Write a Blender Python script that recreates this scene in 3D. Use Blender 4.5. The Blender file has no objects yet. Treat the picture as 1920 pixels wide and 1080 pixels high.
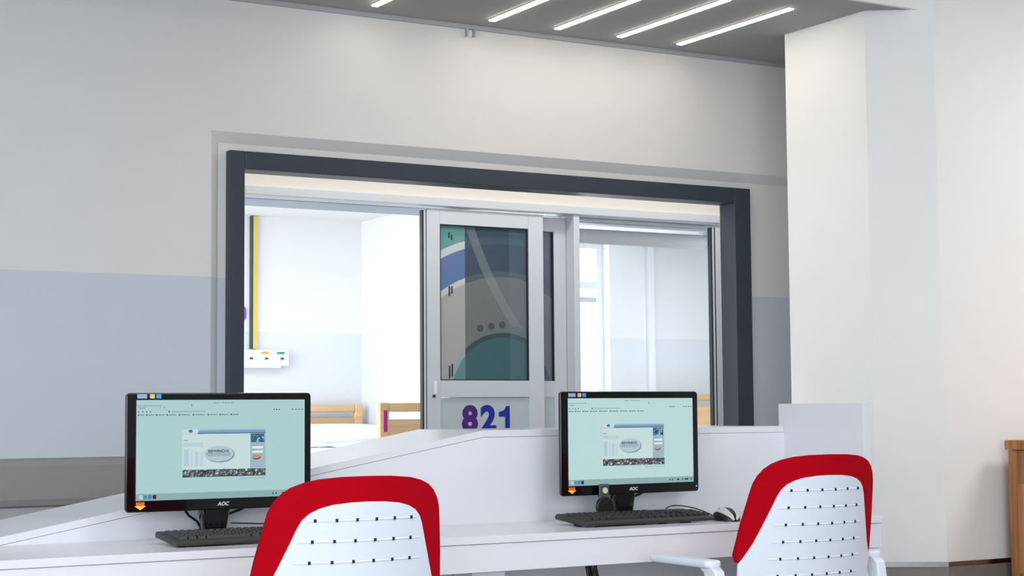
import bpy, bmesh, math, random
from mathutils import Vector, Matrix
random.seed(7)
S = bpy.context.scene
COL = S.collection
PI = math.pi

# ------------------------------------------------------------------ camera
EYE = 1.08
F_PX, PITCH, ROLL, YAW = 3180.4, 0.0716866, -0.0073428, 0.5319027
fw = Vector((math.sin(YAW)*math.cos(PITCH), math.cos(YAW)*math.cos(PITCH), math.sin(PITCH)))
r0 = Vector((math.cos(YAW), -math.sin(YAW), 0)); u0 = r0.cross(fw)
rt = r0*math.cos(ROLL) + u0*math.sin(ROLL); up = u0*math.cos(ROLL) - r0*math.sin(ROLL)
cam = bpy.data.cameras.new('camera'); camo = bpy.data.objects.new('camera', cam); COL.objects.link(camo)
cam.sensor_width = 36; cam.lens = F_PX/1920*36; cam.clip_start = .05; cam.clip_end = 200
camo.matrix_world = Matrix(((rt.x, up.x, -fw.x, 0), (rt.y, up.y, -fw.y, 0), (rt.z, up.z, -fw.z, EYE), (0, 0, 0, 1)))
S.camera = camo

# ------------------------------------------------------------------ world, light, exposure
w = bpy.data.worlds.new('world'); S.world = w; w.use_nodes = True
w.node_tree.nodes['Background'].inputs[0].default_value = (.80, .90, 1.0, 1)
w.node_tree.nodes['Background'].inputs[1].default_value = .9
S.view_settings.view_transform = 'Standard'; S.view_settings.look = 'None'
S.view_settings.gamma = 1; S.view_settings.use_curve_mapping = False
S.view_settings.exposure = 0.12

def area(name, loc, rot, sx, sy, power, col):
    l = bpy.data.lights.new(name, 'AREA'); l.shape = 'RECTANGLE'; l.size = sx; l.size_y = sy
    l.energy = power; l.color = col
    o = bpy.data.objects.new(name, l); COL.objects.link(o); o.location = loc; o.rotation_euler = rot
    return o
# window band behind the photographer, toward the left
area('hall_window_light', (-1.2, -2.95, 1.65), (PI/2, 0, 0), 5.2, 2.1, 190, (.85, .925, 1.0))
area('hall_side_fill_light', (-3.95, 1.0, 1.65), (0, -PI/2, 0), 1.9, 3.6, 62, (.90, .95, 1.0))  # added fill for end panel and pillar; the left wall has no window
# unseen ceiling panels added to light the hall and the right wall
for lx, ly, lp in ((-.6, 1.2, 42), (2.4, 1.2, 52), (6.3, 3.3, 44)):
    area('hall_fill_light', (lx, ly, 2.975), (0, 0, 0), 1.2, .6, lp, (1.0, .98, .95))
# ward light: the outer wall's window, plus an added unseen light at the side
area('ward_window_light', (5.95, 10.12, 1.45), (-PI/2, 0, 0), 1.3, 1.7, 42, (.95, .98, 1.0))
area('ward_side_fill_light', (1.62, 8.4, 1.45), (0, -PI/2, 0), 1.6, 2.2, 54, (.96, .98, 1.0))
# unseen lamps added to brighten the ward and the passage before its door
for lx, lp, lc in ((3.2, 15, (.97, .985, 1.0)), (6.6, 26, (.86, .93, 1.0))):
    area('ward_fill_light', (lx, 8.2, 2.275), (0, 0, 0), 1.2, .6, lp, lc)
area('passage_fill_light', (3.9, 6.5, 2.47), (0, 0, 0), 3.4, .12, 12, (1.0, .97, .93))

# ------------------------------------------------------------------ materials
def lin(c):
    return tuple(((v/255)/12.92 if v/255 <= .04045 else (((v/255)+.055)/1.055)**2.4) for v in c)
MATS = {}
def mat(name, rgb, rough=.5, metal=0, noise=0, scale=30, bump=0, bscale=200, emit=None, estr=1, spec=.5, coat=0, trans=0, alpha=1):
    if name in MATS: return MATS[name]
    m = bpy.data.materials.new(name); m.use_nodes = True; MATS[name] = m
    nt = m.node_tree; b = nt.nodes['Principled BSDF']
    c = (*lin(rgb), 1)
    b.inputs['Base Color'].default_value = c
    b.inputs['Roughness'].default_value = rough; b.inputs['Metallic'].default_value = metal
    b.inputs['Specular IOR Level'].default_value = spec; b.inputs['Coat Weight'].default_value = coat
    b.inputs['Transmission Weight'].default_value = trans; b.inputs['Alpha'].default_value = alpha
    if emit:
        b.inputs['Emission Color'].default_value = (*lin(emit), 1); b.inputs['Emission Strength'].default_value = estr
    tc = nt.nodes.new('ShaderNodeTexCoord')
    if noise:
        n = nt.nodes.new('ShaderNodeTexNoise'); n.inputs['Scale'].default_value = scale; n.inputs['Detail'].default_value = 4
        nt.links.new(tc.outputs['Object'], n.inputs['Vector'])
        mx = nt.nodes.new('ShaderNodeMix'); mx.data_type = 'RGBA'
        mx.inputs['A'].default_value = (*[v*(1-noise) for v in c[:3]], 1); mx.inputs['B'].default_value = (*[min(1, v*(1+noise)) for v in c[:3]], 1)
        nt.links.new(n.outputs['Fac'], mx.inputs['Factor']); nt.links.new(mx.outputs['Result'], b.inputs['Base Color'])
    if bump:
        n = nt.nodes.new('ShaderNodeTexNoise'); n.inputs['Scale'].default_value = bscale
        nt.links.new(tc.outputs['Object'], n.inputs['Vector'])
        bp = nt.nodes.new('ShaderNodeBump'); bp.inputs['Strength'].default_value = bump; bp.inputs['Distance'].default_value = .002
        nt.links.new(n.outputs['Fac'], bp.inputs['Height']); nt.links.new(bp.outputs['Normal'], b.inputs['Normal'])
    return m

def banded(name, bands, rough=.6):
    """wall paint in horizontal fields: bands = [(z_from, rgb), ...] rising"""
    m = bpy.data.materials.new(name); m.use_nodes = True; MATS[name] = m
    nt = m.node_tree; b = nt.nodes['Principled BSDF']; b.inputs['Roughness'].default_value = rough
    g = nt.nodes.new('ShaderNodeNewGeometry'); sp = nt.nodes.new('ShaderNodeSeparateXYZ')
    nt.links.new(g.outputs['Position'], sp.inputs[0])
    n = nt.nodes.new('ShaderNodeTexNoise'); n.inputs['Scale'].default_value = 2.5; n.inputs['Detail'].default_value = 5
    nt.links.new(g.outputs['Position'], n.inputs['Vector'])
    prev = None
    for z, rgb in bands:
        if prev is None:
            rn = nt.nodes.new('ShaderNodeRGB'); rn.outputs[0].default_value = (*lin(rgb), 1); prev = rn.outputs[0]; continue
        gt = nt.nodes.new('ShaderNodeMath'); gt.operation = 'GREATER_THAN'; gt.inputs[1].default_value = z
        nt.links.new(sp.outputs['Z'], gt.inputs[0])
        mx = nt.nodes.new('ShaderNodeMix'); mx.data_type = 'RGBA'; mx.inputs['B'].default_value = (*lin(rgb), 1)
        nt.links.new(prev, mx.inputs['A']); nt.links.new(gt.outputs[0], mx.inputs['Factor']); prev = mx.outputs['Result']
    mr = nt.nodes.new('ShaderNodeMapRange'); mr.inputs['To Min'].default_value = .97; mr.inputs['To Max'].default_value = 1.03
    nt.links.new(n.outputs['Fac'], mr.inputs['Value'])
    mu = nt.nodes.new('ShaderNodeMix'); mu.data_type = 'RGBA'; mu.blend_type = 'MULTIPLY'; mu.inputs['Factor'].default_value = 1
    nt.links.new(prev, mu.inputs['A']); nt.links.new(mr.outputs['Result'], mu.inputs['B'])
    nt.links.new(mu.outputs['Result'], b.inputs['Base Color'])
    n2 = nt.nodes.new('ShaderNodeTexNoise'); n2.inputs['Scale'].default_value = 160
    nt.links.new(g.outputs['Position'], n2.inputs['Vector'])
    bp = nt.nodes.new('ShaderNodeBump'); bp.inputs['Strength'].default_value = .12; bp.inputs['Distance'].default_value = .002
    nt.links.new(n2.outputs['Fac'], bp.inputs['Height']); nt.links.new(bp.outputs['Normal'], b.inputs['Normal'])
    return m

def wood(name, a, b_, scale=1.0, axis=2):
    m = bpy.data.materials.new(name); m.use_nodes = True; MATS[name] = m
    nt = m.node_tree; b = nt.nodes['Principled BSDF']; b.inputs['Roughness'].default_value = .45
    tc = nt.nodes.new('ShaderNodeTexCoord'); mp = nt.nodes.new('ShaderNodeMapping')
    sc = [60*scale]*3; sc[axis] = 3*scale; mp.inputs['Scale'].default_value = sc
    oi = nt.nodes.new('ShaderNodeObjectInfo')
    nt.links.new(tc.outputs['Object'], mp.inputs['Vector'])
    cb = nt.nodes.new('ShaderNodeCombineXYZ'); ml = nt.nodes.new('ShaderNodeMath'); ml.operation = 'MULTIPLY'; ml.inputs[1].default_value = 40
    nt.links.new(oi.outputs['Random'], ml.inputs[0]); nt.links.new(ml.outputs[0], cb.inputs[0]); nt.links.new(ml.outputs[0], cb.inputs[2])
    nt.links.new(cb.outputs[0], mp.inputs['Location'])
    n = nt.nodes.new('ShaderNodeTexNoise'); n.inputs['Scale'].default_value = 1; n.inputs['Detail'].default_value = 6; n.inputs['Distortion'].default_value = .6
    nt.links.new(mp.outputs[0], n.inputs['Vector'])
    cr = nt.nodes.new('ShaderNodeValToRGB'); cr.color_ramp.elements[0].position = .3; cr.color_ramp.elements[1].position = .72
    cr.color_ramp.elements[0].color = (*lin(a), 1); cr.color_ramp.elements[1].color = (*lin(b_), 1)
    nt.links.new(n.outputs['Fac'], cr.inputs[0])
    hs = nt.nodes.new('ShaderNodeHueSaturation'); mr = nt.nodes.new('ShaderNodeMapRange')
    mr.inputs['To Min'].default_value = .78; mr.inputs['To Max'].default_value = 1.18
    nt.links.new(oi.outputs['Random'], mr.inputs['Value']); nt.links.new(mr.outputs['Result'], hs.inputs['Value'])
    nt.links.new(cr.outputs[0], hs.inputs['Color']); nt.links.new(hs.outputs[0], b.inputs['Base Color'])
    return m

# ------------------------------------------------------------------ mesh helpers
class MB:
    def __init__(s): s.bm = bmesh.new()
    def box(s, x0, y0, z0, x1, y1, z1):
        v = [s.bm.verts.new(p) for p in ((x0,y0,z0),(x1,y0,z0),(x1,y1,z0),(x0,y1,z0),(x0,y0,z1),(x1,y0,z1),(x1,y1,z1),(x0,y1,z1))]
        for f in ((0,3,2,1),(4,5,6,7),(0,1,5,4),(1,2,6,5),(2,3,7,6),(3,0,4,7)): s.bm.faces.new([v[i] for i in f])
        return s
    def prism(s, pts, a, b, axis='y'):
        """extrude a 2D outline; axis y: pts are (x,z); axis z: pts are (x,y); axis x: pts are (y,z)"""
        def P(p, t): return {'y': (p[0], t, p[1]), 'z': (p[0], p[1], t), 'x': (t, p[0], p[1])}[axis]
        A = [s.bm.verts.new(P(p, a)) for p in pts]; B = [s.bm.verts.new(P(p, b)) for p in pts]
        s.bm.faces.new(A); s.bm.faces.new(B[::-1]); n = len(pts)
        for i in range(n): s.bm.faces.new((A[i], B[i], B[(i+1) % n], A[(i+1) % n]))
        return s
    def quad(s, *ps):
        s.bm.faces.new([s.bm.verts.new(p) for p in ps]); return s
    def tube(s, path, r, n=10, cap=True):
        path = [Vector(p) for p in path]; rings = []; ref = None
        for i, p in enumerate(path):
            d = (path[min(i+1, len(path)-1)] - path[max(i-1, 0)]).normalized()
            if ref is None: ref = Vector((0, 0, 1)) if abs(d.z) < .9 else Vector((1, 0, 0))
            a = d.cross(ref).normalized(); b = a.cross(d).normalized(); ref = b
            rr = r[i] if isinstance(r, (list, tuple)) else r
            rings.append([s.bm.verts.new(p + (a*math.cos(t) + b*math.sin(t))*rr) for t in [2*PI*k/n for k in range(n)]])
        for A, B in zip(rings, rings[1:]):
            for k in range(n): s.bm.faces.new((A[k], A[(k+1) % n], B[(k+1) % n], B[k]))
        if cap: s.bm.faces.new(rings[0][::-1]); s.bm.faces.new(rings[-1])
        return s
    def disc(s, c, rx, rz, y, n=28):
        s.bm.faces.new([s.bm.verts.new((c[0]+rx*math.cos(2*PI*k/n), y, c[1]+rz*math.sin(2*PI*k/n))) for k in range(n)]); return s
    def grid(s, fn, nu, nv):
        V = [[s.bm.verts.new(fn(i/nu, j/nv)) for i in range(nu+1)] for j in range(nv+1)]
        for j in range(nv):
            for i in range(nu): s.bm.faces.new((V[j][i], V[j][i+1], V[j+1][i+1], V[j+1][i]))
        return s
    def build(s, name, m, parent=None, bevel=0, seg=2, smooth=False, kind=None, solid=0, sub=0, loc=None):
        me = bpy.data.meshes.new(name); bmesh.ops.recalc_face_normals(s.bm, faces=s.bm.faces[:])
        s.bm.to_mesh(me); s.bm.free(); me.materials.append(m)
        o = bpy.data.objects.new(name, me); COL.objects.link(o)
        if parent: o.parent = parent
        if loc: o.location = loc
        if solid:
            q = o.modifiers.new('solid', 'SOLIDIFY'); q.thickness = abs(solid); q.offset = 1 if solid > 0 else -1
        if bevel:
            q = o.modifiers.new('bevel', 'BEVEL'); q.width = bevel; q.segments = seg; q.limit_method = 'ANGLE'; q.angle_limit = math.radians(40)
        if sub:
            q = o.modifiers.new('sub', 'SUBSURF'); q.levels = sub; q.render_levels = sub
        if smooth:
            for p in me.polygons: p.use_smooth = True
        elif bevel:
            for p in me.polygons: p.use_smooth = True
            o.modifiers.new('wn', 'WEIGHTED_NORMAL')
        if kind: o['kind'] = kind
        return o
def thing(name, label, cat, loc=(0,0,0), rz=0, group=None):
    o = bpy.data.objects.new(name, None); COL.objects.link(o); o.empty_display_size = .1
    o.location = loc; o.rotation_euler = (0, 0, rz); o['label'] = label; o['category'] = cat
    if group: o['group'] = group
    return o
def tag(o, label, cat, group=None):
    o['label'] = label; o['category'] = cat
    if group: o['group'] = group
    return o
def txt(s, size, name, m, parent, loc, align='CENTER', off=0, ext=.0002, shear=0, sx=1, space=1):
    c = bpy.data.curves.new(name, 'FONT'); c.body = s; c.size = size; c.align_x = align; c.align_y = 'CENTER'
    c.offset = off; c.extrude = ext; c.shear = shear; c.resolution_u = 4; c.space_character = space
    t = bpy.data.objects.new('tmp', c); COL.objects.link(t)
    dg = bpy.context.evaluated_depsgraph_get(); dg.update()
    me = bpy.data.meshes.new_from_object(t.evaluated_get(dg)); bpy.data.objects.remove(t)
    me.transform(Matrix.Rotation(PI/2, 4, 'X') @ Matrix.Diagonal((sx, 1, 1, 1))); me.name = name
    me.materials.clear(); me.materials.append(m)
    o = bpy.data.objects.new(name, me); COL.objects.link(o); o.parent = parent; o.location = loc
    return o
def round_rect(x0, z0, x1, z1, r, n=5):
    pts = []
    for cx, cz, a in ((x1-r, z1-r, 0), (x0+r, z1-r, 90), (x0+r, z0+r, 180), (x1-r, z0+r, 270)):
        for k in range(n+1):
            t = math.radians(a + 90*k/n); pts.append((cx+r*math.cos(t), cz+r*math.sin(t)))
    return pts
def interp(tab, x):
    if x <= tab[0][0]: return tab[0][1]
    for (a, p), (b, q) in zip(tab, tab[1:]):
        if x <= b: return p + (q-p)*(x-a)/(b-a)
    return tab[-1][1]

# ------------------------------------------------------------------ the setting
WALL = banded('wall_paint', [(0, (168, 170, 174)), (.75, (150, 145, 142)), (.921, (200, 206, 215)), (1.583, (221, 219, 217))])
COLM = mat('column_paint', (243, 242, 240), .6, noise=.02, scale=3, bump=.1, bscale=160)
WARD = banded('ward_paint', [(0, (226, 231, 236)), (1.578, (238, 240, 242))])
CEIL = mat('ceiling_white', (238, 238, 236), .8)
SOFF = mat('soffit_grey', (166, 165, 163), .75, noise=.03, scale=8)
FLOOR = mat('floor_vinyl', (150, 152, 156), .35, noise=.05, scale=6)
SLATE = mat('slate_frame', (50, 58, 70), .45, noise=.05, scale=10)
ALU = mat('white_aluminium', (214, 218, 222), .4)
GASK = mat('gasket', (38, 44, 52), .6)
TILE = mat('skirting_tile', (128, 124, 118), .5, noise=.08, scale=60)
CHROME = mat('trim_chrome', (150, 148, 148), .22, metal=1)

def struct(mb, name, m, **k): return mb.build(name, m, kind='structure', **k)
struct(MB().box(-4, -3, -.1, 9, 10.6, 0), 'floor', FLOOR)
struct(MB().box(-4, -3, 3.0, 9, 4.897, 3.1), 'ceiling_upper', CEIL)
struct(MB().box(-4, 4.915, 2.653, 9, 6.0, 2.70), 'ceiling', SOFF)
struct(MB().box(-4, 4.897, 2.653, 9, 4.915, 3.1), 'trim_1', COLM)                      # white fascia of the dropped ceiling
struct(MB().box(1.4, -3.1, 0, 9, -3, 3.1).box(-4, -3.1, 0, 1.4, -3, .55).box(-4, -3.1, 2.75, 1.4, -3, 3.1), 'wall_rear', mat('rear_wall_paint', (176, 176, 178), .6))
struct(MB().box(9, -3, 0, 9.1, 4.867, 3.1), 'wall_side', COLM)
for lx, ly in ((-.6, 1.2), (2.4, 1.2), (6.3, 3.3)):
    struct(MB().box(lx-.62, ly-.32, 2.98, lx+.62, ly+.32, 3.0), 'added_lamp_panel', CEIL)  # unseen fixtures that go with the added hall lamps
wl = MB().box(-4.1, -3, 0, -4, 6.2, 3.1); struct(wl, 'wall_left', COLM)
# main wall with bevelled recess around the opening
ox0, ox1, oz = 2.229, 5.10, 2.134
ix0, ix1, iz = 2.268, 5.06, 2.095
fx0, fx1, fz = 2.335, 4.72, 2.03
m = MB()
for a, b, c, d in ((-4, ox0, 0, 2.70), (ox1, 6.0, 0, 2.70), (ox0, ox1, oz, 2.70)):
    m.quad((a, 6.0, c), (b, 6.0, c), (b, 6.0, d), (a, 6.0, d))
yb = 6.035
m.quad((ox0, 6, oz), (ox1, 6, oz), (ix1, yb, iz), (ix0, yb, iz))
m.quad((ox0, 6, 0), (ix0, yb, 0), (ix0, yb, iz), (ox0, 6, oz))
m.quad((ox1, 6, 0), (ix1, yb, 0), (ix1, yb, iz), (ox1, 6, oz))
for a, b, c, d in ((ix0, fx0, 0, iz), (fx1, ix1, 0, iz), (fx0, fx1, fz, iz)):
    m.quad((a, yb, c), (b, yb, c), (b, yb, d), (a, yb, d))
for a, b, c, d in ((-4, fx0, 0, 2.70), (fx1, 6.0, 0, 2.70), (fx0, fx1, fz, 2.70)):
    m.quad((a, 6.15, c), (b, 6.15, c), (b, 6.15, d), (a, 6.15, d))
m.quad((fx0, yb, 0), (fx0, 6.15, 0), (fx0, 6.15, fz), (fx0, yb, fz))
m.quad((fx1, yb, 0), (fx1, 6.15, 0), (fx1, 6.15, fz), (fx1, yb, fz))
m.quad((fx0, yb, fz), (fx0, 6.15, fz), (fx1, 6.15, fz), (fx1, yb, fz))
struct(m, 'wall_back', WALL)
# dark frame of the opening
tr = MB(); tr.box(2.300, 5.998, 0, 2.362, 6.11, 2.065); tr.box(2.362, 5.998, 1.996, 4.69, 6.11, 2.065); tr.box(4.69, 5.998, 0, 4.779, 6.11, 2.065)
struct(tr, 'trim_2', SLATE, bevel=.003)
# slim edge profile where the soffit meets the wall
struct(MB().box(-4, 5.985, 2.636, 6.0, 6.0, 2.653), 'trim_3', mat('edge_profile', (176, 176, 178), .5))
# wall guard
struct(MB().prism([(6.0, .752), (5.985, .758), (5.976, .78), (5.976, .895), (5.985, .917), (6.0, .923)], -4, 2.226, 'x'), 'trim_4', mat('wall_guard', (146, 142, 140), .55, noise=.03))
# pillar with chamfer running into the wall on the right
cp = [(4.588, 5.509), (4.588, 5.018), (4.813, 4.867), (9, 4.867), (9, 5.509)]
struct(MB().prism(cp, .48, 3.1, 'z'), 'wall_right', COLM)
def offs(d): return [(4.588-d, 5.509), (4.588-d, 5.018-d*.6), (4.813-d*.4, 4.867-d), (9, 4.867-d), (9, 5.509)]
bb = struct(MB().prism(offs(.012), 0, .462, 'z'), 'baseboard_right', TILE)
bb2 = MB().prism(offs(.014), .462, .48, 'z').build('metal_edge_strip', CHROME, bb)
# wardrobe of rooms behind: corridor ceiling, door-front header wall, ward shell
D2, D3 = 6.9, 9.9
struct(MB().box(-4, 6.15, 2.5, 9, 6.9, 2.6), 'ceiling_passage', CEIL)
struct(MB().box(-1, 6.9, 2.055, 9, 7.0, 2.6), 'wall_ward_front', mat('beige_header', (232, 226, 218), .6))
struct(MB().box(1.5, 7.0, 2.30, 9, 10.6, 2.42), 'ceiling_ward', CEIL)
wx0, wx1, wz0, wz1 = 5.3, 6.62, .55, 2.26
m = MB()
m.box(1.5, D3, 0, wx0, 10.05, 2.3); m.box(wx1, D3, 0, 9, 10.05, 2.3); m.box(wx0, D3, 0, wx1, 10.05, wz0); m.box(wx0, D3, wz1, wx1, 10.05, 2.3)
struct(m, 'wall_ward_back', WARD)
struct(MB().box(4.70, 8.75, 0, 4.86, D3, 2.3), 'wall_ward_partition', WARD)
struct(MB().box(8.9, 6.9, 0, 9.0, 10.05, 2.3), 'wall_ward_right', WARD)
sw = MB().box(1.5, 6.9, 0, 1.6, 7.25, 2.3).box(1.5, 9.55, 0, 1.6, 10.05, 2.3).box(1.5, 7.25, 0, 1.6, 9.55, .6)
struct(sw, 'wall_ward_left', WARD)
struct(MB().box(1.0, 6.9, 0, 2.35, 7.0, 2.055), 'wall_ward_front_left', WARD)
struct(MB().box(5.42, 6.9, 0, 9, 7.0, 2.055), 'wall_ward_front_right', WARD)
# window in the ward's outer wall
wf = MB()
wf.box(wx0, 9.98, wz0, wx0+.05, 10.04, wz1); wf.box(wx1-.055, 9.98, wz0, wx1, 10.04, wz1); wf.box(wx0+.05, 9.98, wz1-.05, wx1-.055, 10.04, wz1); wf.box(wx0+.05, 9.98, wz0, wx1-.055, 10.04, wz0+.05)
wf.box(wx0+.05, 9.98, 1.925, wx1-.055, 10.04, 1.975)
win = struct(wf, 'window_1', mat('window_frame_white', (226, 232, 238), .4))
MB().box(wx0+.05, 9.99, 1.83, wx1-.055, 10.03, 1.865).build('window_sash_rail', mat('sash_grey', (190, 200, 212), .4), win)
MB().box(wx0+.05, 10.00, wz0+.05, wx1-.055, 10.006, wz1-.05).build('window_pane', mat('clear_glass', (250, 252, 255), .02, trans=1, alpha=.15), win)
# service pipe on the ward wall
tag(MB().box(6.93, 9.86, 0, 6.982, D3, 2.3).build('pipe_casing', mat('casing_white', (240, 243, 248), .5), bevel=.004), 'narrow white vertical pipe casing on the ward back wall right of the window', 'pipe casing')

# ------------------------------------------------------------------ ceiling light strips
LED = mat('led_diffuser', (255, 250, 240), .4, emit=(255, 246, 232), estr=17.0)
LEDF = mat('led_channel', (190, 186, 178), .4)
leds = [(2.84, 'slim LED light strip in the grey soffit, leftmost, mostly cut off'), (3.365, 'slim LED light strip in the grey soffit, second from left'),
        (3.676, 'slim LED light strip in the grey soffit, third from left, the middle one'), (3.987, 'slim LED light strip in the grey soffit, second from the pillar'),
        (4.297, 'slim LED light strip in the grey soffit, rightmost, nearest the pillar')]
for x, lb in leds:
    t = thing('light_strip', lb, 'light', (x, 5.49, 2.653), 0, 'LED strips in the soffit')
    MB().box(-.0165, -.376, -.003, .0165, .376, .0).build('channel', LEDF, t)
    MB().box(-.013, -.3725, -.007, .013, .3725, -.003).build('diffuser', LED, t)
# small bracket under the soffit
t = thing('wall_bracket', 'small metal bracket on the white wall just under the grey soffit', 'bracket', (3.333, 6.0, 2.62))
bk = mat('bracket_metal', (168, 168, 168), .4)
MB().box(-.021, -.006, -.012, .021, 0, .014).build('plate', COLM, t)
for sx in (-1, 1): MB().box(sx*.017-.004, -.025, -.016, sx*.017+.004, -.006, .014).build('prong', bk, t)

# ------------------------------------------------------------------ sliding ward door and its frame
t = thing('door_header', 'white aluminium sliding door header with grey underside behind the dark frame', 'door header', (0, 0, 0))
MB().box(2.35, 6.88, 2.022, 5.42, 7.0, 2.062).build('front_profile', ALU, t, bevel=.003)
MB().box(2.35, 7.0, 2.02, 5.42, 7.26, 2.062).build('track_housing', mat('track_grey', (176, 186, 200), .5), t)
for y in (6.99, 7.06): MB().box(4.44, y, 2.008, 5.42, y+.03, 2.02).build('guide_rail', ALU, t)
t = thing('roller_blind', 'white rolled up blind tube under the header of the right ward opening', 'blind', (0, 0, 0))
MB().tube([(4.50, 7.18, 1.955), (5.40, 7.18, 1.955)], .038, 20).build('roll', mat('blind_white', (226, 228, 230), .6), t, smooth=False)
MB().box(5.40, 7.14, 1.92, 5.41, 7.22, 2.019).build('end_bracket', ALU, t)

def circles_mat(name, cx, cz, sc, dark, top=((62, 84, 98), (70, 88, 104), (60, 76, 94))):
    """mural reflection painted into the glass colour: concentric rings, three dots (object coordinates in metres)"""
    m = bpy.data.materials.new(name); m.use_nodes = True; MATS[name] = m
    nt = m.node_tree; b = nt.nodes['Principled BSDF']; b.inputs['Roughness'].default_value = .06; b.inputs['Coat Weight'].default_value = .6
    g = nt.nodes.new('ShaderNodeNewGeometry'); sp = nt.nodes.new('ShaderNodeSeparateXYZ'); nt.links.new(g.outputs['Position'], sp.inputs[0])
    def M(op, a, b2=None):
        n = nt.nodes.new('ShaderNodeMath'); n.operation = op
        for i, v in enumerate((a, b2)):
            if v is None: continue
            if isinstance(v, (int, float)): n.inputs[i].default_value = v
            else: nt.links.new(v, n.inputs[i])
        return n.outputs[0]
    def dist(x, z):
        dx = M('SUBTRACT', sp.outputs['X'], x); dz = M('SUBTRACT', sp.outputs['Z'], z)
        return M('SQRT', M('ADD', M('MULTIPLY', dx, dx), M('MULTIPLY', dz, dz)))
    def rgb(c):
        n = nt.nodes.new('ShaderNodeRGB'); n.outputs[0].default_value = (*lin(c), 1); return n.outputs[0]
    def mix(a, c, f):
        n = nt.nodes.new('ShaderNodeMix'); n.data_type = 'RGBA'; nt.links.new(a, n.inputs['A'])
        nt.links.new(c if not isinstance(c, tuple) else rgb(c), n.inputs['B']); nt.links.new(f, n.inputs['Factor']); return n.outputs['Result']
    r = dist(cx, cz)
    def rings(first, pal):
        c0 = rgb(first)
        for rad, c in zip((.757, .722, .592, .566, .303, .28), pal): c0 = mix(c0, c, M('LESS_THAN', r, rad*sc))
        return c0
    clear = rings((98, 150, 146), ((196, 206, 208), (84, 112, 160), (196, 200, 202), (168, 168, 164), (150, 168, 168), (84, 136, 136)))  # bright left zone of the painted reflection
    dim_refl = rings(top[0], (top[1], top[2], (82, 92, 102), (112, 116, 116), (58, 74, 82), (58, 100, 104)))  # dim zone of the same reflection, painted in darker colours
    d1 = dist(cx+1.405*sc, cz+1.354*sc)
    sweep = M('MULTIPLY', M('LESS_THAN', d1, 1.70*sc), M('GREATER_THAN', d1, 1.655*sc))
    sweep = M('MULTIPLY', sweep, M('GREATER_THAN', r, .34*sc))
    dim_refl = mix(dim_refl, (150, 156, 158), M('MULTIPLY', sweep, .34))
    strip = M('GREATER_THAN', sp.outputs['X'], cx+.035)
    dim_refl = mix(dim_refl, (128, 150, 164), M('MULTIPLY', strip, .16))  # paler strip of the reflection, painted in
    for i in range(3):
        dim_refl = mix(dim_refl, (76, 78, 88), M('LESS_THAN', dist(cx + (-.125+.06*i)*sc, cz + (.322+.009*i)*sc), .017*sc))
    col = mix(clear, dim_refl, M('GREATER_THAN', sp.outputs['X'], dark))
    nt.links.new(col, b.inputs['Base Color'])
    return m
door = thing('sliding_door', 'white framed sliding ward door with mural reflection painted on its glass and the number 821', 'door', (0, 0, 0))
x0, x1, zt = 3.607, 4.236, 2.012
MB().box(x0, 6.9, .01, x0+.069, 6.94, zt).build('stile', ALU, door, bevel=.002)
MB().box(x1-.082, 6.9, .01, x1, 6.94, zt).build('stile', ALU, door, bevel=.002)
MB().box(x0+.069, 6.9, 1.94, x1-.082, 6.94, zt).build('rail', ALU, door, bevel=.002)
MB().box(x0+.069, 6.9, 1.139, x1-.082, 6.94, 1.217).build('rail', ALU, door, bevel=.002)
MB().box(x0+.069, 6.908, .01, x1-.082, 6.935, 1.137).build('kick_panel', mat('door_panel', (196, 204, 210), .45), door)
gl = MB().box(x0+.075, 6.915, 1.222, x1-.088, 6.925, 1.935).build('glass_pane', circles_mat('mural_reflection_glass', 4.02, 1.14, 1.0, 3.815), door)  # pane carries the painted mural reflection
gm = MB()
for a, b, c, d in ((x0+.069, 1.217, x0+.075, 1.94), (x1-.088, 1.217, x1-.082, 1.94), (x0+.075, 1.217, x1-.088, 1.222), (x0+.075, 1.935, x1-.088, 1.94)): gm.box(a, 6.905, b, c, 6.93, d)
gm.build('glazing_bead', GASK, door)
for a, z0, z1 in ((3.728, 1.88, 1.905), (3.742, 1.87, 1.895), (3.728, 1.61, 1.655), (3.742, 1.62, 1.655), (3.728, 1.228, 1.285), (3.742, 1.235, 1.295)):
    MB().box(a, 6.9125, z0, a+.006, 6.915, z1).build('pane_mark', GASK, gl)  # short dark double marks on the pane
MB().box(x0-.022, 6.905, .01, x0-.014, 6.93, zt-.01).build('gasket', GASK, door)
MB().box(x0-.014, 6.9, .01, x0-.006, 6.935, zt-.005).build('edge_profile', ALU, door)
MB().box(x0-.006, 6.905, .01, x0, 6.94, zt-.005).build('gasket', GASK, door)
h = MB().box(3.638, 6.885, 1.153, 3.652, 6.9, 1.212).build('lock_plate', mat('lock_white', (244, 246, 250), .3), door, bevel=.003)
MB().box(3.634, 6.893, 1.14, 3.646, 6.9, 1.15).build('screw', GASK, h)
txt('8', .160, 'number', mat('purple_vinyl', (78, 28, 122), .4), door, (3.833, 6.9065, 1.034), off=.0075, ext=.0006)
txt('2', .160, 'number', mat('blue_vinyl', (24, 42, 150), .4), door, (3.931, 6.9065, 1.034), off=.0075, ext=.0006)
MB().prism([(4.022, .976), (4.047, .976), (4.047, 1.098), (4.028, 1.098), (4.016, 1.078), (3.988, 1.070), (3.988, 1.049), (4.022, 1.049)], 6.9058, 6.907).build('number', MATS['blue_vinyl'], door)
d2 = thing('sliding_door', 'narrow second sliding door leaf showing behind the 821 door on its right', 'door', (0, 0, 0))
MB().box(4.33, 6.96, .01, 4.402, 6.995, 2.01).build('stile', ALU, d2, bevel=.002)
MB().box(3.75, 6.96, .01, 3.83, 6.995, 2.01).build('stile', ALU, d2, bevel=.002)
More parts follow.
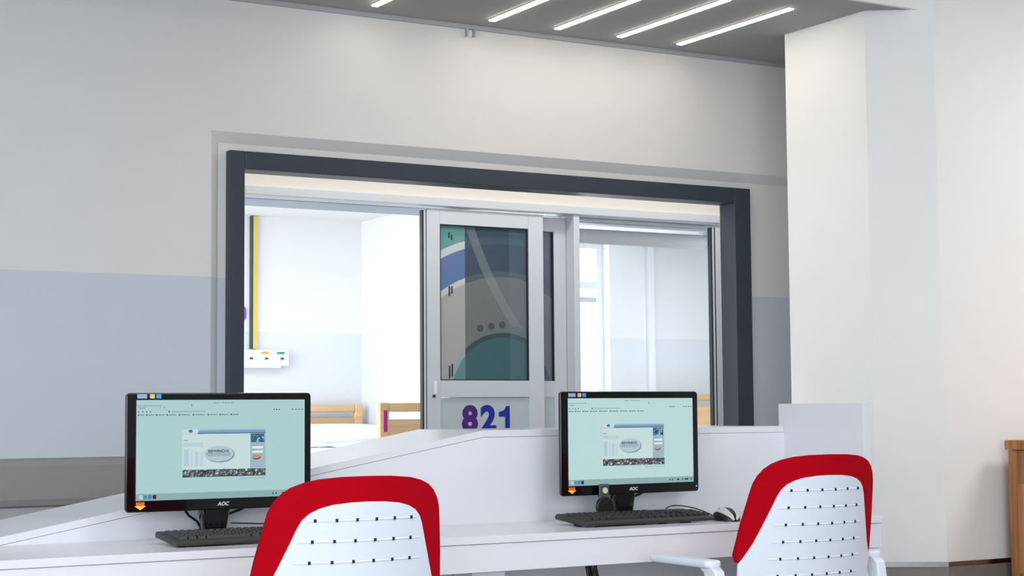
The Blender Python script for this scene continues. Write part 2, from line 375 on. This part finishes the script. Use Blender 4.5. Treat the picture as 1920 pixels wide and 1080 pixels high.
MB().box(3.83, 6.96, 1.94, 4.33, 6.995, 2.01).build('rail', ALU, d2)
MB().box(3.83, 6.96, 1.14, 4.33, 6.995, 1.217).build('rail', ALU, d2)
MB().box(3.83, 6.965, .01, 4.33, 6.99, 1.14).build('kick_panel', MATS['door_panel'], d2)
MB().box(3.83, 6.972, 1.217, 4.33, 6.982, 1.94).build('glass_pane', circles_mat('mural_reflection_glass_dark', 4.02, 1.14, 1.0, 3.8, ((84, 78, 104), (88, 82, 108), (80, 76, 102))), d2)  # same reflection painted in dark purple tones on the second leaf
MB().box(4.324, 6.958, 1.217, 4.33, 6.972, 1.94).build('glazing_bead', GASK, d2)
MB().box(4.237, 6.945, .01, 4.243, 6.96, 2.0).build('gasket', GASK, d2)
tag(MB().box(4.404, 6.89, 0, 4.438, 7.0, 2.022).build('door_post', ALU, bevel=.003), 'slim white aluminium door post right of the second door leaf', 'door post')
d3 = thing('sliding_door', 'open sliding door edge with lock beside the right dark frame post', 'door', (0, 0, 0))
MB().box(5.268, 6.9, .01, 5.42, 6.94, 2.01).build('stile', ALU, d3, bevel=.002)
MB().box(5.240, 6.905, .01, 5.249, 6.93, 2.0).build('gasket', GASK, d3)
MB().box(5.249, 6.902, .01, 5.259, 6.935, 2.0).build('edge_profile', ALU, d3)
MB().box(5.259, 6.905, .01, 5.268, 6.94, 2.0).build('gasket', GASK, d3)
h = MB().prism(round_rect(5.292, 1.135, 5.308, 1.205, .006), 6.893, 6.9).build('lock_plate', mat('lock_grey', (176, 188, 198), .4), d3)
for z in (1.142, 1.198): MB().box(5.297, 6.889, z-.004, 5.303, 6.893, z+.004).build('screw', GASK, h)

# ------------------------------------------------------------------ ward furniture
BIRCH = wood('birch_bed', (222, 178, 128), (238, 202, 156), .6, 0)
SHEET = mat('white_linen', (246, 248, 252), .85, bump=.3, bscale=12)
def make_bed(label, px, head_y, foot_y, ztop, wid, group, tape, mz=0):
    t = thing('hospital_bed', label, 'bed', (px, 0, 0), 0, group)
    for yy, nm in ((head_y, 'headboard'), (foot_y, 'footboard')):
        h = MB().box(.055, yy-.014, .42, wid-.055, yy+.014, ztop-.086).build(nm, BIRCH, t, bevel=.003)
        for a in (0, wid-.055): MB().box(a, yy-.02, .12, a+.055, yy+.02, ztop).build('post', BIRCH, h, bevel=.008, seg=3)
        MB().box(.055, yy-.018, ztop-.048, wid-.055, yy+.018, ztop-.002).build('top_rail', BIRCH, h, bevel=.006)
        if nm == 'footboard' and tape:
            MB().box(.022, yy-.022, ztop-.15, .042, yy-.02, ztop-.04).build('tape', mat('magenta_tape', (196, 24, 140), .5), h)
    mt = MB().box(-.02, foot_y+.04, .72+mz, wid+.10, head_y-.04, .905+mz).build('mattress', SHEET, t, bevel=.04, seg=4)
    def sh(u, v):
        x = -.035 + (wid+.15)*u; y = foot_y+.05 + (head_y-foot_y-.62)*v
        return (x, y, .912 + mz + .006*math.sin(9*x+7*y) + .005*math.sin(23*x-5*y) + .004*math.sin(31*y))
    MB().grid(sh, 30, 40).build('bed_sheet', SHEET, mt, smooth=True, solid=-.008)
    def pil(u, v):
        a = 2*PI*u; b = PI*(v-.5); c = lambda q, e: math.copysign(abs(q)**e, q)
        return (wid/2+.03 + (wid/2+.03)*c(math.cos(b), .5)*c(math.cos(a), .55), head_y-.26 + .2*c(math.cos(b), .5)*c(math.sin(a),   .55), .955 + mz + .068*c(math.sin(b), .8))
    MB().grid(pil, 32, 16).build('pillow', SHEET, t, smooth=True)
    MB().box(.03, foot_y+.02, .55, wid-.03, head_y-.02, .72+mz).build('frame', mat('bed_frame_grey', (206, 208, 212), .5), t, bevel=.01)
    for a in (.06, wid-.12):
        for b in (foot_y+.25, head_y-.3): MB().box(a, b, 0, a+.06, b+.06, .56).build('leg', MATS['bed_frame_grey'], t)
    return t
make_bed('hospital bed with wooden boards, white linen and magenta tape, left of the 821 door', 3.795, 9.8, 7.8, 1.122, .858, 'ward beds', True, -.02)
make_bed('hospital bed with pale wooden board seen beside the right door edge', 6.72, 9.72, 7.95, 1.182, .86, 'ward beds', False, -.12)
t = thing('gas_outlet_panel', 'white wall panel with gas outlets under orange and green tags', 'outlet panel', (0, 0, 0))
WPL = mat('white_plastic', (245, 246, 248), .4)
MB().box(3.45, 9.84, 1.362, 4.172, D3, 1.462).build('housing', WPL, t, bevel=.006)
MB().box(3.45, 9.82, 1.350, 4.11, D3, 1.366).build('lower_ledge', WPL, t, bevel=.003)
for x, c in ((3.91, (226, 224, 228)), (4.01, (236, 172, 84)), (4.115, (52, 160, 122))):
    MB().box(x-.024, 9.836, 1.436, x+.024, 9.84, 1.450).build('tag', mat('tag_%d' % c[0], c, .5), t)
    k = MB().tube([(x, 9.815, 1.408), (x, 9.84, 1.408)], .012, 12).build('outlet', mat('outlet_grey', (196, 198, 202), .4), t)
    MB().box(x-.008, 9.812, 1.404, x+.010, 9.815, 1.412).build('socket', GASK, k)
tag(MB().box(3.944, 9.87, 1.47, 3.969, D3, 2.296).build('yellow_conduit', mat('yellow_paint', (232, 196, 92), .5)), 'yellow vertical conduit running up from the gas outlet panel', 'conduit')
tag(MB().box(3.930, 9.87, 1.47, 3.943, D3, 2.296).build('green_conduit', mat('dark_green_paint', (50, 78, 82), .5)), 'thin dark green vertical conduit left of the yellow one', 'conduit')
tag(MB().prism(round_rect(3.80, 1.64, 3.906, 1.738, .03), 9.892, D3).build('wall_sign', mat('purple_sign', (146, 84, 176), .5)), 'rounded purple sign on the ward wall beside the dark frame', 'sign')

# ------------------------------------------------------------------ nurse station counter and desk
LAM = mat('white_laminate', (223, 225, 231), .22, noise=.01, scale=4, spec=.5)
DX0, DX1, DF, DB = .2, 3.594, 3.9, 4.334
desk = thing('desk', 'long glossy white desk with apron carrying both monitors', 'desk', (0, 0, 0))
MB().box(DX0, DF, .73, DX1, DB, .75).build('desktop', LAM, desk, bevel=.0012)
MB().box(DX0, DF+.004, .656, DX1-.002, DF+.024, .7291).build('apron', LAM, desk, bevel=.001)
MB().box(2.186, DF+.03, 0, 2.285, DF+.13, .655).build('leg', LAM, desk, bevel=.002)
MB().box(.5, DF+.03, 0, .6, DF+.13, .655).build('leg', LAM, desk, bevel=.002)
MB().box(3.50, DF+.006, 0, DX1-.002, DF+.03, .6545).build('leg', LAM, desk, bevel=.002)
ctr = thing('counter', 'white reception counter with inclined left top behind the desk', 'counter', (0, 0, 0))
ZC = 1.021; XK = 2.452; sl = .1795
zl = ZC - sl*(XK-.90)
MB().prism([(.9, 0), (3.574, 0), (3.575, ZC-.0208), (XK, ZC-.0208), (.9, zl-.0208)], DB, DB+.03, 'y').build('front_panel', LAM, ctr)
MB().prism([(.9, 0), (3.574, 0), (3.575, ZC-.0208), (XK, ZC-.0208), (.9, zl-.0208)], 4.70, 4.73, 'y').build('rear_panel', LAM, ctr)
MB().prism([(XK, ZC-.02), (3.574, ZC-.02), (3.574, ZC), (XK, ZC)], DB+.0005, 4.75, 'y').build('top_board', LAM, ctr, bevel=.001)
MB().prism([(.9, zl-.02), (XK, ZC-.02), (XK, ZC), (.9, zl)], DB+.0005, 4.75, 'y').build('inclined_top_board', LAM, ctr, bevel=.001)
tag(MB().box(3.575, 3.957, .7505, 3.603, 4.36, 1.093).box(3.596, 3.957, 0, 3.603, 4.36, .7505).build('end_panel', LAM, bevel=.001), 'tall white end panel closing the right end of the desk, by the pillar', 'panel')

# ------------------------------------------------------------------ monitors
BLK = mat('gloss_black', (10, 10, 12), .12, coat=.5)
BLK2 = mat('satin_black', (22, 22, 24), .4)
def em(name, c, s=.86): return mat(name, (0, 0, 0), .35, emit=c, estr=s, spec=.2)
SW, SH = .460, .254
def make_monitor(label, loc, rz, screen_tint, right):
    t = thing('computer_monitor', label, 'monitor', loc, rz, 'monitors on the desk')
    # local: origin on desk under screen centre, screen faces -y; lower edge of bezel at z=.085
    Wd, Hh, zb = (.505, .301, .0785) if not right else (.507, .303, .079)
    cx = -.004 if not right else 0
    bz = MB().prism(round_rect(-Wd/2, zb, Wd/2, zb+Hh, .010), -.018, -.006).build('bezel', BLK, t, bevel=.003, seg=3)
    MB().prism(round_rect(-Wd/2+.03, zb+.02, Wd/2-.03, zb+Hh-.02, .03), -.006, .012).build('rear_shell', BLK2, t, bevel=.008, seg=3)
    MB().prism(round_rect(-.17, zb+.05, .17, zb+Hh-.05, .03), .012, .045).build('rear_housing', BLK2, t, bevel=.012, seg=3)
    sx0 = -Wd/2+.026; sz0 = zb+.029; sx1 = sx0+SW; sz1 = sz0+SH
    MB().box(sx0-.003, -.0188, sz0-.003, sx1+.003, -.018, sz1+.003).build('screen_rim', mat('rim_black', (4, 5, 8), .3), bz)
    base = (176, 212, 212) if not right else (192, 222, 222)
    sc = MB().box(sx0, -.0192, sz0, sx1, -.0188, sz1).build('screen', em('screen_base_%d' % right, base), t)
    lay = [0]
    def X(fx): return sx0+SW*fx
    def Z(fz): return sz1-SH*fz
    def rect(n, a, b, c, d, colr):
        lay[0] += 1; y = -.0192-.00002*lay[0]
        return MB().quad((X(a), y, Z(d)), (X(c), y, Z(d)), (X(c), y, Z(b)), (X(a), y, Z(b))).build(n, em('ui_%d_%d_%d' % colr, colr), sc)
    def oval(n, cx_, cz_, rx, rz_, colr):
        lay[0] += 1; return MB().disc((X(cx_), Z(cz_)), SW*rx, SH*rz_, -.0192-.00002*lay[0]).build(n, em('ui_%d_%d_%d' % colr, colr), sc)
    def utxt(s, fx, fz, size, colr, sx=1, off=0, align='CENTER'):
        lay[0] += 1; return txt(s, size, 'screen_text', em('ui_%d_%d_%d' % colr, colr), sc, (X(fx), -.0192-.00002*lay[0], Z(fz)), align, off=off, ext=0, sx=sx)
    rect('task_bar', 0, .932, 1, 1, (146, 178, 180))
    for i, c in enumerate(((190, 214, 218), (62, 160, 150), (60, 140, 190), (66, 40, 60))): rect('task_icon', .018+.026*i, .944, .038+.026*i, .985, c)
    for a, b in ((.80, .808), (.82, .828), (.86, .88), (.905, .913), (.925, .955), (.975, .985)): rect('tray_icon', a, .955, b, .975, (60, 76, 84))
    rect('browser_tab', 0, .055, .145, .06, (110, 140, 160))
    INK = (72, 92, 100)
    utxt('Ingreso', .012, .078, .0062, INK, align='LEFT')
    utxt('Ingreso - Mozilla Firefox', .505, .028, .0058, INK)
    utxt('x', .136, .075, .006, INK); utxt('+', .158, .073, .007, INK)
    for a in (.012, .036, .058, .079): oval('toolbar_icon', a, .118, .005, .008, (110, 134, 140))
    oval('toolbar_icon', .186, .118, .004, .008, (50, 60, 66))
    rect('address_text', .198, .114, .40, .121, (136, 168, 172))
    for a in (.81, .826, .842, .925, .945, .965, .985): oval('toolbar_icon', a, .102 + .016*right*0, .004, .007, INK)
    a = .012
    for wd in (.03, .04, .045, .055, .065, .07, .055, .05, .045):
        oval('bookmark_icon', a, .150, .005, .0085, (70, 98, 108)); rect('bookmark_text', a+.009, .145, a+.009+wd*.8, .155, (118, 148, 154)); a += wd+.016
    # cursor
    cxx = .315 if not right else .635
    MB().quad((X(cxx), -.0205, Z(.042)), (X(cxx+.006), -.0205, Z(.058)), (X(cxx+.003), -.0205, Z(.060)), (X(cxx), -.0205, Z(.064))).build('cursor', em('ui_20_24_28', (20, 24, 28)), sc)
    # login page
    rect('page', .262, .335, .757, .78, (204, 226, 226))
    rect('page_header', .262, .298, .757, .345, (128, 160, 196)); rect('page_header_line', .262, .335, .757, .345, (84, 116, 160)); rect('page_header_shine', .36, .298, .757, .312, (160, 190, 212))
    lay[0] += 1; y = -.0192-.00002*lay[0]
    MB().quad((X(.260), y, Z(.343)), (X(.350), y, Z(.343)), (X(.362), y, Z(.298)), (X(.260), y, Z(.298))).build('page_tab', em('ui_206_222_228', (206, 222, 228)), sc)
    oval('emblem', .311, .316, .013, .016, (48, 130, 190))
    for k, (p0, p1) in enumerate(((.272, .300), (.312, .326), (.336, .356), (.366, .384))): rect('picture_column', p0, .50+.012*k, p1, .67, [(180, 208, 222), (192, 217, 223), (184, 211, 222), (190, 217, 224)][k])
    rect('picture_roof', .268, .43, .385, .475, (188, 214, 220)); rect('picture_line', .270, .405, .296, .413, (120, 150, 170))
    rect('page_sidebar', .664, .345, .757, .70, (160, 188, 200))
    rect('sidebar_photo', .669, .35, .750, .437, (62, 98, 124))
    for k in range(26):
        a = .669+.075*random.random(); b = .352+.075*random.random(); v = random.choice(((110, 156, 180), (38, 62, 84), (150, 190, 204), (84, 126, 150)))
        rect('photo_patch', a, b, min(.75, a+.004+.01*random.random()), min(.437, b+.01+.02*random.random()), v)
    utxt('Usuario', .690, .468, .0045, INK); rect('input_box', .676, .478, .742, .503, (226, 240, 240)); utxt('Clave', .688, .512, .0045, INK); rect('input_box', .676, .523, .742, .546, (226, 240, 238))
    oval('button_shadow', .702, .589, .025, .025, (92, 60, 56)); oval('button', .700, .582, .024, .022, (206, 150, 104) if not right else (196, 164, 154))
    oval('oval_shadow', .483, .555, .088, .083, (118, 142, 150)); oval('oval_badge', .477, .548, .087, .081, (182, 206, 214))
    utxt('BIENVENIDOS', .474, .522, .0098, (52, 66, 84), .92, .0003)
    utxt('SISTEMA ASISTENCIAL DEL', .474, .548, .0058, (78, 96, 114)); utxt('HOSPITAL DE CLINICAS', .474, .566, .0058, (78, 96, 114))
    # strip of photographs along the page's foot
    rect('photo_strip', .264, .705, .757, .780, (70, 76, 86))
    m = {}
    pal = [(34, 38, 46), (196, 208, 210), (104, 92, 92), (92, 108, 126), (150, 160, 166), (58, 70, 80), (150, 132, 124), (112, 146, 158)]
    lay[0] += 1; y = -.0192-.00002*lay[0]
    for k in range(260):
        c = random.choice(pal); mb = m.setdefault(c, MB()); a = .264+.48*random.random(); b = .698+.07*random.random(); wd = .004+.014*random.random(); hh = .008+.02*random.random()
        a2 = min(.757, a+wd); b2 = min(.78, b+hh); y -= .0000004
        mb.quad((X(a), y, Z(b2)), (X(a2), y, Z(b2-.006)), (X(a2-.002), y, Z(b)), (X(a+.002), y, Z(b+.004)))
    for c, mb in m.items(): mb.build('strip_photo', em('ui_%d_%d_%d' % c, c), sc, kind='stuff')
    lay[0] += 12
    utxt('Desarrollado por TI - Hospital de Clinicas', .757, .803, .0042, (86, 110, 118), align='RIGHT')
    # bezel marks
    yf = -.0186
    txt('AOC', .0135, 'logo', mat('logo_silver', (206, 208, 212), .3), bz, (.006, yf+.0004, zb+.0145), off=.0004, ext=.0003, shear=.25)
    for a, wd, c in ((.010, .026, (150, 166, 200)), (.043, .013, (206, 196, 130)), (.060, .013, (56, 156, 220))):
        MB().box(-Wd/2+.018+a, yf, sz1+.004, -Wd/2+.018+a+wd, -.018, sz1+.015).build('sticker', mat('sticker_%d_%d_%d' % c, c, .5), bz)
    ax = -Wd/2+.038; az = zb+.006
    MB().box(ax-.011, yf, az+.010, ax+.011, -.018, az+.0245).build('sticker', mat('sticker_orange', (240, 98, 48), .5), bz)
    for q in (-.006, 0, .005): MB().box(ax+q-.0015, yf-.0002, az+.016+abs(q)*.4, ax+q+.0015, yf, az+.019+abs(q)*.4).build('sticker_mark', mat('mark_dark_red', (120, 24, 14), .5), bz)
    MB().prism([(ax-.015, az+.010), (ax, az), (ax+.015, az+.010)], yf-.0003, -.018).build('sticker_arrow', mat('sticker_yellow', (250, 214, 40) if not right else (250, 214, 40), .5), bz)
    MB().disc((Wd/2-.010, zb+.016), .0016, .0016, yf, 10).build('power_light', em('power_blue', (190, 210, 255), 3), bz)
    # stand
    nk = MB()
    nk.prism([(-.032, .016), (.028, .016), (.043, zb+.02), (-.045, zb+.02)], .012, .045).build('neck', BLK, t, bevel=.008, seg=3)
    def bs(u, v):
        a = 2*PI*u; r = 1-v; k = .125*r; kd = .082*r
        return (k*math.copysign(abs(math.cos(a))**.8, math.cos(a)), .03+kd*math.copysign(abs(math.sin(a))**.8, math.sin(a)), .004 + .026*(1-r*r))
    bm_ = MB().grid(bs, 32, 6)
    bm_.prism([(.125*math.copysign(abs(math.cos(2*PI*k/32))**.8, math.cos(2*PI*k/32)), .03+.082*math.copysign(abs(math.sin(2*PI*k/32))**.8, math.sin(2*PI*k/32))) for k in range(32)], 0, .004, 'z')
    bm_.build('base', BLK, t)
    # cables from the rear
    cb = MB(); cb.tube([(-.085, .05, .115), (-.078, .052, .085), (-.060, .056, .062), (-.035, .06, .045), (-.02, .06, .02)], .0035, 8)
    cb.build('cable', BLK2, t, smooth=True)
    MB().tube([(-.098, .05, .093), (-.078, .051, .085)], .0065, 10).build('cable_plug', BLK2, t, smooth=True)
    MB().tube([(.105, .05, .086), (.085, .052, .074), (.055, .055, .064), (.02, .06, .060)], .0035, 8).build('cable', BLK2, t, smooth=True)
    return t
make_monitor('black widescreen monitor at the left end of the desk, behind the left chair', (1.586, 4.205, .75), math.radians(0), 0, False)
mr_ = make_monitor('black widescreen monitor in the middle of the desk with a webcam hung on it', (2.871, 4.205, .75), math.radians(2), 0, True)
t = thing('webcam', 'small dark webcam with pale round sticker hanging from the middle monitor', 'webcam', (2.757, 4.164, .75))
MB().box(-.017, -.004, .070, .017, .004, .112).build('clip', mat('webcam_grey', (70, 76, 84), .35), t, bevel=.003)
MB().tube([(.001, -.0065, .093), (.001, -.004, .093)], .0088, 18).build('sticker', mat('sticker_pale', (208, 212, 170), .5), t)
MB().tube([(.002, -.008, .046), (.002, .006, .046)], .030, 26).build('body', BLK2, t, bevel=.004)

# ------------------------------------------------------------------ keyboards, mouse, cables
KB = mat('keyboard_black', (44, 43, 41), .5, noise=.06, scale=200)
def make_keyboard(label, loc, rz):
    t = thing('keyboard', label, 'keyboard', loc, rz, 'keyboards on the desk')
    L, Dp = .448, .165
    prof = [(0, .004), (0, .013), (.012, .017), (Dp-.008, .031), (Dp, .026), (Dp, .016), (.03, .004)]
    MB().prism(prof, 0, L, 'x').build('body', KB, t, bevel=.002)
    k = MB(); sp = .0190
    def key(x, y, wd, dp=.0150):
        z = .0165 + y*.0865
        v = [k.bm.verts.new(p) for p in ((x+.0008, y, z-.002), (x+wd-.0012, y, z-.002), (x+wd-.0012, y+dp, z-.0005), (x+.0008, y+dp, z-.0005), (x+.003, y+.0025, z+.0065), (x+wd-.0032, y+.0025, z+.0065), (x+wd-.0032, y+dp-.002, z+.0075), (x+.003, y+dp-.002, z+.0075))]
        for f in ((4,5,6,7),(0,1,5,4),(1,2,6,5),(2,3,7,6),(3,0,4,7)): k.bm.faces.new([v[i] for i in f])
    x = .012
    for wd in (1.25, 1.25, 1.25, 6.2, 1.25, 1.25, 1.25, 1.3): key(x, .020, sp*wd); x += sp*wd
    for r in range(1, 5):
        o = (.6, .45, .3, 0)[r-1]; y = .020+.0185*r
        key(.012, y, sp*(1+o))
        for i in range(13): key(.012+sp*(1+o+i), y, sp if i < 12 else sp*(2-o))
    for i in range(15): key(.012+sp*i, .020+.0185*5+.008, sp*.92, .012)
    for c in range(3):
        for r in (0, 3, 4): key(.307+sp*c, .020+.0185*r, sp)
    key(.307+sp, .020+.0185, sp)
    for c in range(4):
        for r in range(5): key(.368+sp*c, .020+.0185*r, sp)
    k.build('keys', mat('keycap_black', (36, 36, 36), .45), t, kind='stuff')
    for x in (.045, .34): MB().box(x, Dp-.04, 0, x+.022, Dp-.03, .016).build('tilt_foot', KB, t)
    for x in (.045, .34): MB().box(x, .012, 0, x+.03, .026, .005).build('rubber_foot', GASK, t)
    return t
make_keyboard('black keyboard in front of the left monitor, partly hidden by the left chair', (1.405, 4.005, .75), math.radians(0))
make_keyboard('black keyboard in front of the middle monitor, beside the mouse', (2.588, 4.0, .75), math.radians(0))
mo = thing('computer_mouse', 'black and silver computer mouse on the desk beside the right chair', 'mouse', (3.092, 4.02, .75), math.radians(-8))
def msh(k0, k1, off, prof):
    def fn(u, v):
        y = -.055 + .11*v; a = PI*(k0 + (k1-k0)*u); wdt = .031*(1-abs(2*v-1)**3.2*.55)*(1 if 0 < v < 1 else .55)
        hgt = (.037*math.sin(PI*min(1, max(0, .12+.80*(1-v))))**.8 + .002)*(1 if 0 < v < 1 else .35)
        return (-(wdt+off)*math.cos(a), y, (hgt+off)*max(0, math.sin(a))**.8)
    return fn
MB().grid(msh(0, 1, 0, 0), 18, 18).build('body', BLK2, mo, smooth=True)
MB().grid(msh(.20, .42, .0006, 0), 8, 18).build('side_trim', mat('mouse_silver', (206, 202, 192), .35), mo, smooth=True)
MB().grid(msh(.60, .80, .0006, 0), 8, 18).build('side_trim', MATS['mouse_silver'], mo, smooth=True)
MB().tube([(-.003, .035, .027), (.003, .035, .027)], .009, 14).build('wheel', GASK, mo)
pth = [(3.0952, 4.075, .7575), (3.0971, 4.14, .7723), (3.0786, 4.19, .7835), (3.0435, 4.212, .787), (3.0105, 4.205, .781), (2.995, 4.185, .770), (3.0, 4.19, .754)]
def smooth_path(p, n=8):
    p = [Vector(q) for q in p]; out = []
    for i in range(len(p)-1):
        a, b, c, d = p[max(i-1, 0)], p[i], p[i+1], p[min(i+2, len(p)-1)]
        for k in range(n):
            s = k/n; out.append(.5*((2*b)+(c-a)*s+(2*a-5*b+4*c-d)*s*s+(3*b-3*c+d-a)*s**3))
    return out + [p[-1]]
tag(MB().tube(smooth_path(pth), .0019, 8).build('mouse_cable', BLK2, smooth=True), 'thin black mouse cable looping behind the right keyboard', 'cable')
tag(MB().tube(smooth_path([(1.62, 4.205, .792), (1.68, 4.185, .789), (1.76, 4.176, .7855), (1.86, 4.174, .785), (1.93, 4.18, .770), (1.98, 4.2, .7535)]), .0019, 8).build('keyboard_cable', BLK2, smooth=True), 'thin black cable trailing right from the left monitor stand', 'cable')
t = thing('cable_bundle', 'tangle of black cables hanging under the desk below the middle monitor', 'cables', (2.63, 4.0, 0))
for k in range(6):
    ph = random.random()*6
    MB().tube([(.022*math.sin(ph+q*.9)+.004*k-.012, .03+.012*math.cos(ph*2+q*.7), .70-.05*q) for q in range(13)], .0042, 7).build('cable', BLK2, t, smooth=True)

# ------------------------------------------------------------------ chairs
RED = mat('red_fabric', (170, 0, 20), .85, spec=.08, noise=.10, scale=400, bump=.25, bscale=900)
SHELL = mat('white_shell', (218, 225, 236), .38)
WO = [(.50, .165), (.66, .188), (.672, .190), (.680, .222), (.70, .229), (.78, .219), (.86, .205), (.885, .200), (.905, .191), (.922, .178), (.936, .160), (.946, .136), (.953, .105), (.957, .06), (.958, .0)]
WI = [(.50, .190), (.56, .206), (.62, .221), (.676, .2235), (.69, .214), (.73, .193), (.773, .176), (.82, .158), (.85, .147), (.868, .138), (.882, .124), (.892, .104), (.899, .078), (.903, .04), (.904, 0)]
def back_y(x, z): return -.175 - .20*(z-.69) + 1.25*x*x
def surf(tab, dy, cols=28, z0=None):
    zs = []
    for (a, _), (b, _) in zip(tab, tab[1:]):
        n = max(1, int((b-a)/.012)); zs += [a+(b-a)*k/n for k in range(n)]
    zs.append(tab[-1][0])
    m = MB(); rows = []
    for z in zs:
        wd = interp(tab, z); rows.append([m.bm.verts.new((wd*(2*i/cols-1), back_y(wd*(2*i/cols-1), z)+dy, z)) for i in range(cols+1)])
    for A, B in zip(rows, rows[1:]):
        for i in range(cols): m.bm.faces.new((A[i], A[i+1], B[i+1], B[i]))
    bmesh.ops.remove_doubles(m.bm, verts=m.bm.verts[:], dist=1e-5)
    return m
def shell_solid(tab, dy0, dy1, name, mm, parent, bev):
    m = surf(tab, dy0); bm = m.bm
    r = bmesh.ops.extrude_face_region(bm, geom=bm.faces[:] )
    for v in [g for g in r['geom'] if isinstance(g, bmesh.types.BMVert)]: v.co.y += dy1-dy0
    return m.build(name, mm, parent, bevel=bev, seg=3)
def make_chair(label, loc, rz, lift=0):
    t = thing('office_chair', label, 'chair', loc, rz, 'red and white office chairs')
    shell_solid(WO, .0, .016, 'back_cushion', RED, t, .006)
    sh = shell_solid(WI, -.0045, -.0004, 'back_shell', SHELL, t, .0025)
    rib = MB(); hol = MB()
    for r in range(7):
        z = .866-.0445*r
        half = .113 + .0024*r; half2 = min(half+.030, interp(WI, z)-.010)
        if half2 < half: half = half2-.004
        n = 26
        A = [rib.bm.verts.new((x, back_y(x, z)-.0044, z+.0034)) for x in [half2*(2*i/n-1) for i in range(n+1)]]
        B = [rib.bm.verts.new((x, back_y(x, z)-.0056, z-.0005)) for x in [half2*(2*i/n-1) for i in range(n+1)]]
        C = [rib.bm.verts.new((x, back_y(x, z)-.0044, z-.0028)) for x in [half2*(2*i/n-1) for i in range(n+1)]]
        for i in range(n):
            rib.bm.faces.new((A[i], A[i+1], B[i+1], B[i])); rib.bm.faces.new((B[i], B[i+1], C[i+1], C[i]))
        for k in range(6):
            x = half*(2*k/5-1); y = back_y(x, z)
            hol.box(x-.0028, y-.0066, z-.003, x+.0028, y-.0035, z+.0036)
    rib.build('rib_lines', SHELL, sh, kind='stuff'); hol.build('perforations', mat('hole_black', (12, 14, 22), .8), sh, kind='stuff')
    # seat and its undercarriage
    MB().prism(round_rect(-.235, -.20, .235, .27, .07), .435, .495, 'z').build('seat', RED, t, bevel=.02, seg=4)
    MB().prism(round_rect(-.215, -.18, .215, .25, .06), .41, .436, 'z').build('seat_pan', SHELL, t, bevel=.008)
    MB().prism([(-.235, .55), (-.205, .56), (-.17, .425), (.05, .40), (.05, .425), (-.16, .45)], -.045, .045, 'x').build('back_support', SHELL, t, bevel=.006)
    for s in (-1, .93):
        a = MB().prism(round_rect(s*.285-.026, -.10, s*.285+.026, .17, .02), .668, .688, 'z').build('armrest', SHELL, t, bevel=.007, seg=3)
        pr = [(-.10, .672), (-.04, .672), (-.065, .655), (-.082, .62), (-.075, .50), (-.04, .44), (.04, .425), (.04, .40), (-.06, .41), (-.115, .48), (-.128, .60), (-.118, .66)]
        MB().prism(pr, s*.285-.016, s*.285+.016, 'x').build('arm_support', SHELL, a, bevel=.005)
        MB().box(min(s*.15, s*.28), -.02, .402, max(s*.15, s*.28), .04, .424).build('arm_bracket', SHELL, a)
    MB().tube([(0, .02, .10), (0, .02, .41)], [.028, .022], 18).build('gas_lift', BLK2, t, smooth=True)
    for k in range(5):
        an = 2*PI*k/5+.3; c, s_ = math.cos(an), math.sin(an)
        lg = MB().tube([(0, .02, .105), (.15*c, .02+.15*s_, .10), (.30*c, .02+.30*s_, .075)], [.028, .022, .015], 10).build('base_leg', SHELL, t, smooth=True)
        p = Vector((.295*c, .02+.295*s_, .03)); d = Vector((-s_, c, 0))
        MB().tube([p-d*.022, p+d*.022], .03, 16).build('caster', BLK2, lg)
    for ch in t.children:
        if not ch.name.startswith(('base_leg', 'gas_lift')): ch.location.z += lift
    return t
make_chair('red and white office chair in the foreground, hiding part of the left monitor', (1.572, 3.50, 0), math.radians(0), -.016)
make_chair('red and white office chair by the pillar at the right end of the desk', (2.972, 3.64, 0), math.radians(0))

# ------------------------------------------------------------------ wooden cabinet at the right edge
OAK = wood('butcher_block', (150, 92, 46), (196, 136, 82), .8, 2)
cab = thing('wooden_cabinet', 'brown butcher block wooden cabinet at the right edge of the picture', 'cabinet', (0, 0, 0))
MB().box(5.068, 3.55, .909, 5.9, 4.80, .947).build('top_board', OAK, cab, bevel=.004)
MB().box(5.10, 3.60, 0, 5.88, 4.785, .908).build('carcass', OAK, cab)
yy = 4.792; k = 0
while yy > 3.60:
    wd = .043; z = 0
    while z < .905:
        L = .18+.32*random.random()
        if k == 0 and z == 0: L = .86-.0
        z1 = min(.907, z+L)
        if .907-z1 < .05: z1 = .907
        MB().box(5.08, max(3.59, yy-wd)+.0004, z+.0004, 5.10, yy-.0004, z1-.0004).build('stave', OAK, cab); z = z1
    yy -= wd; k += 1
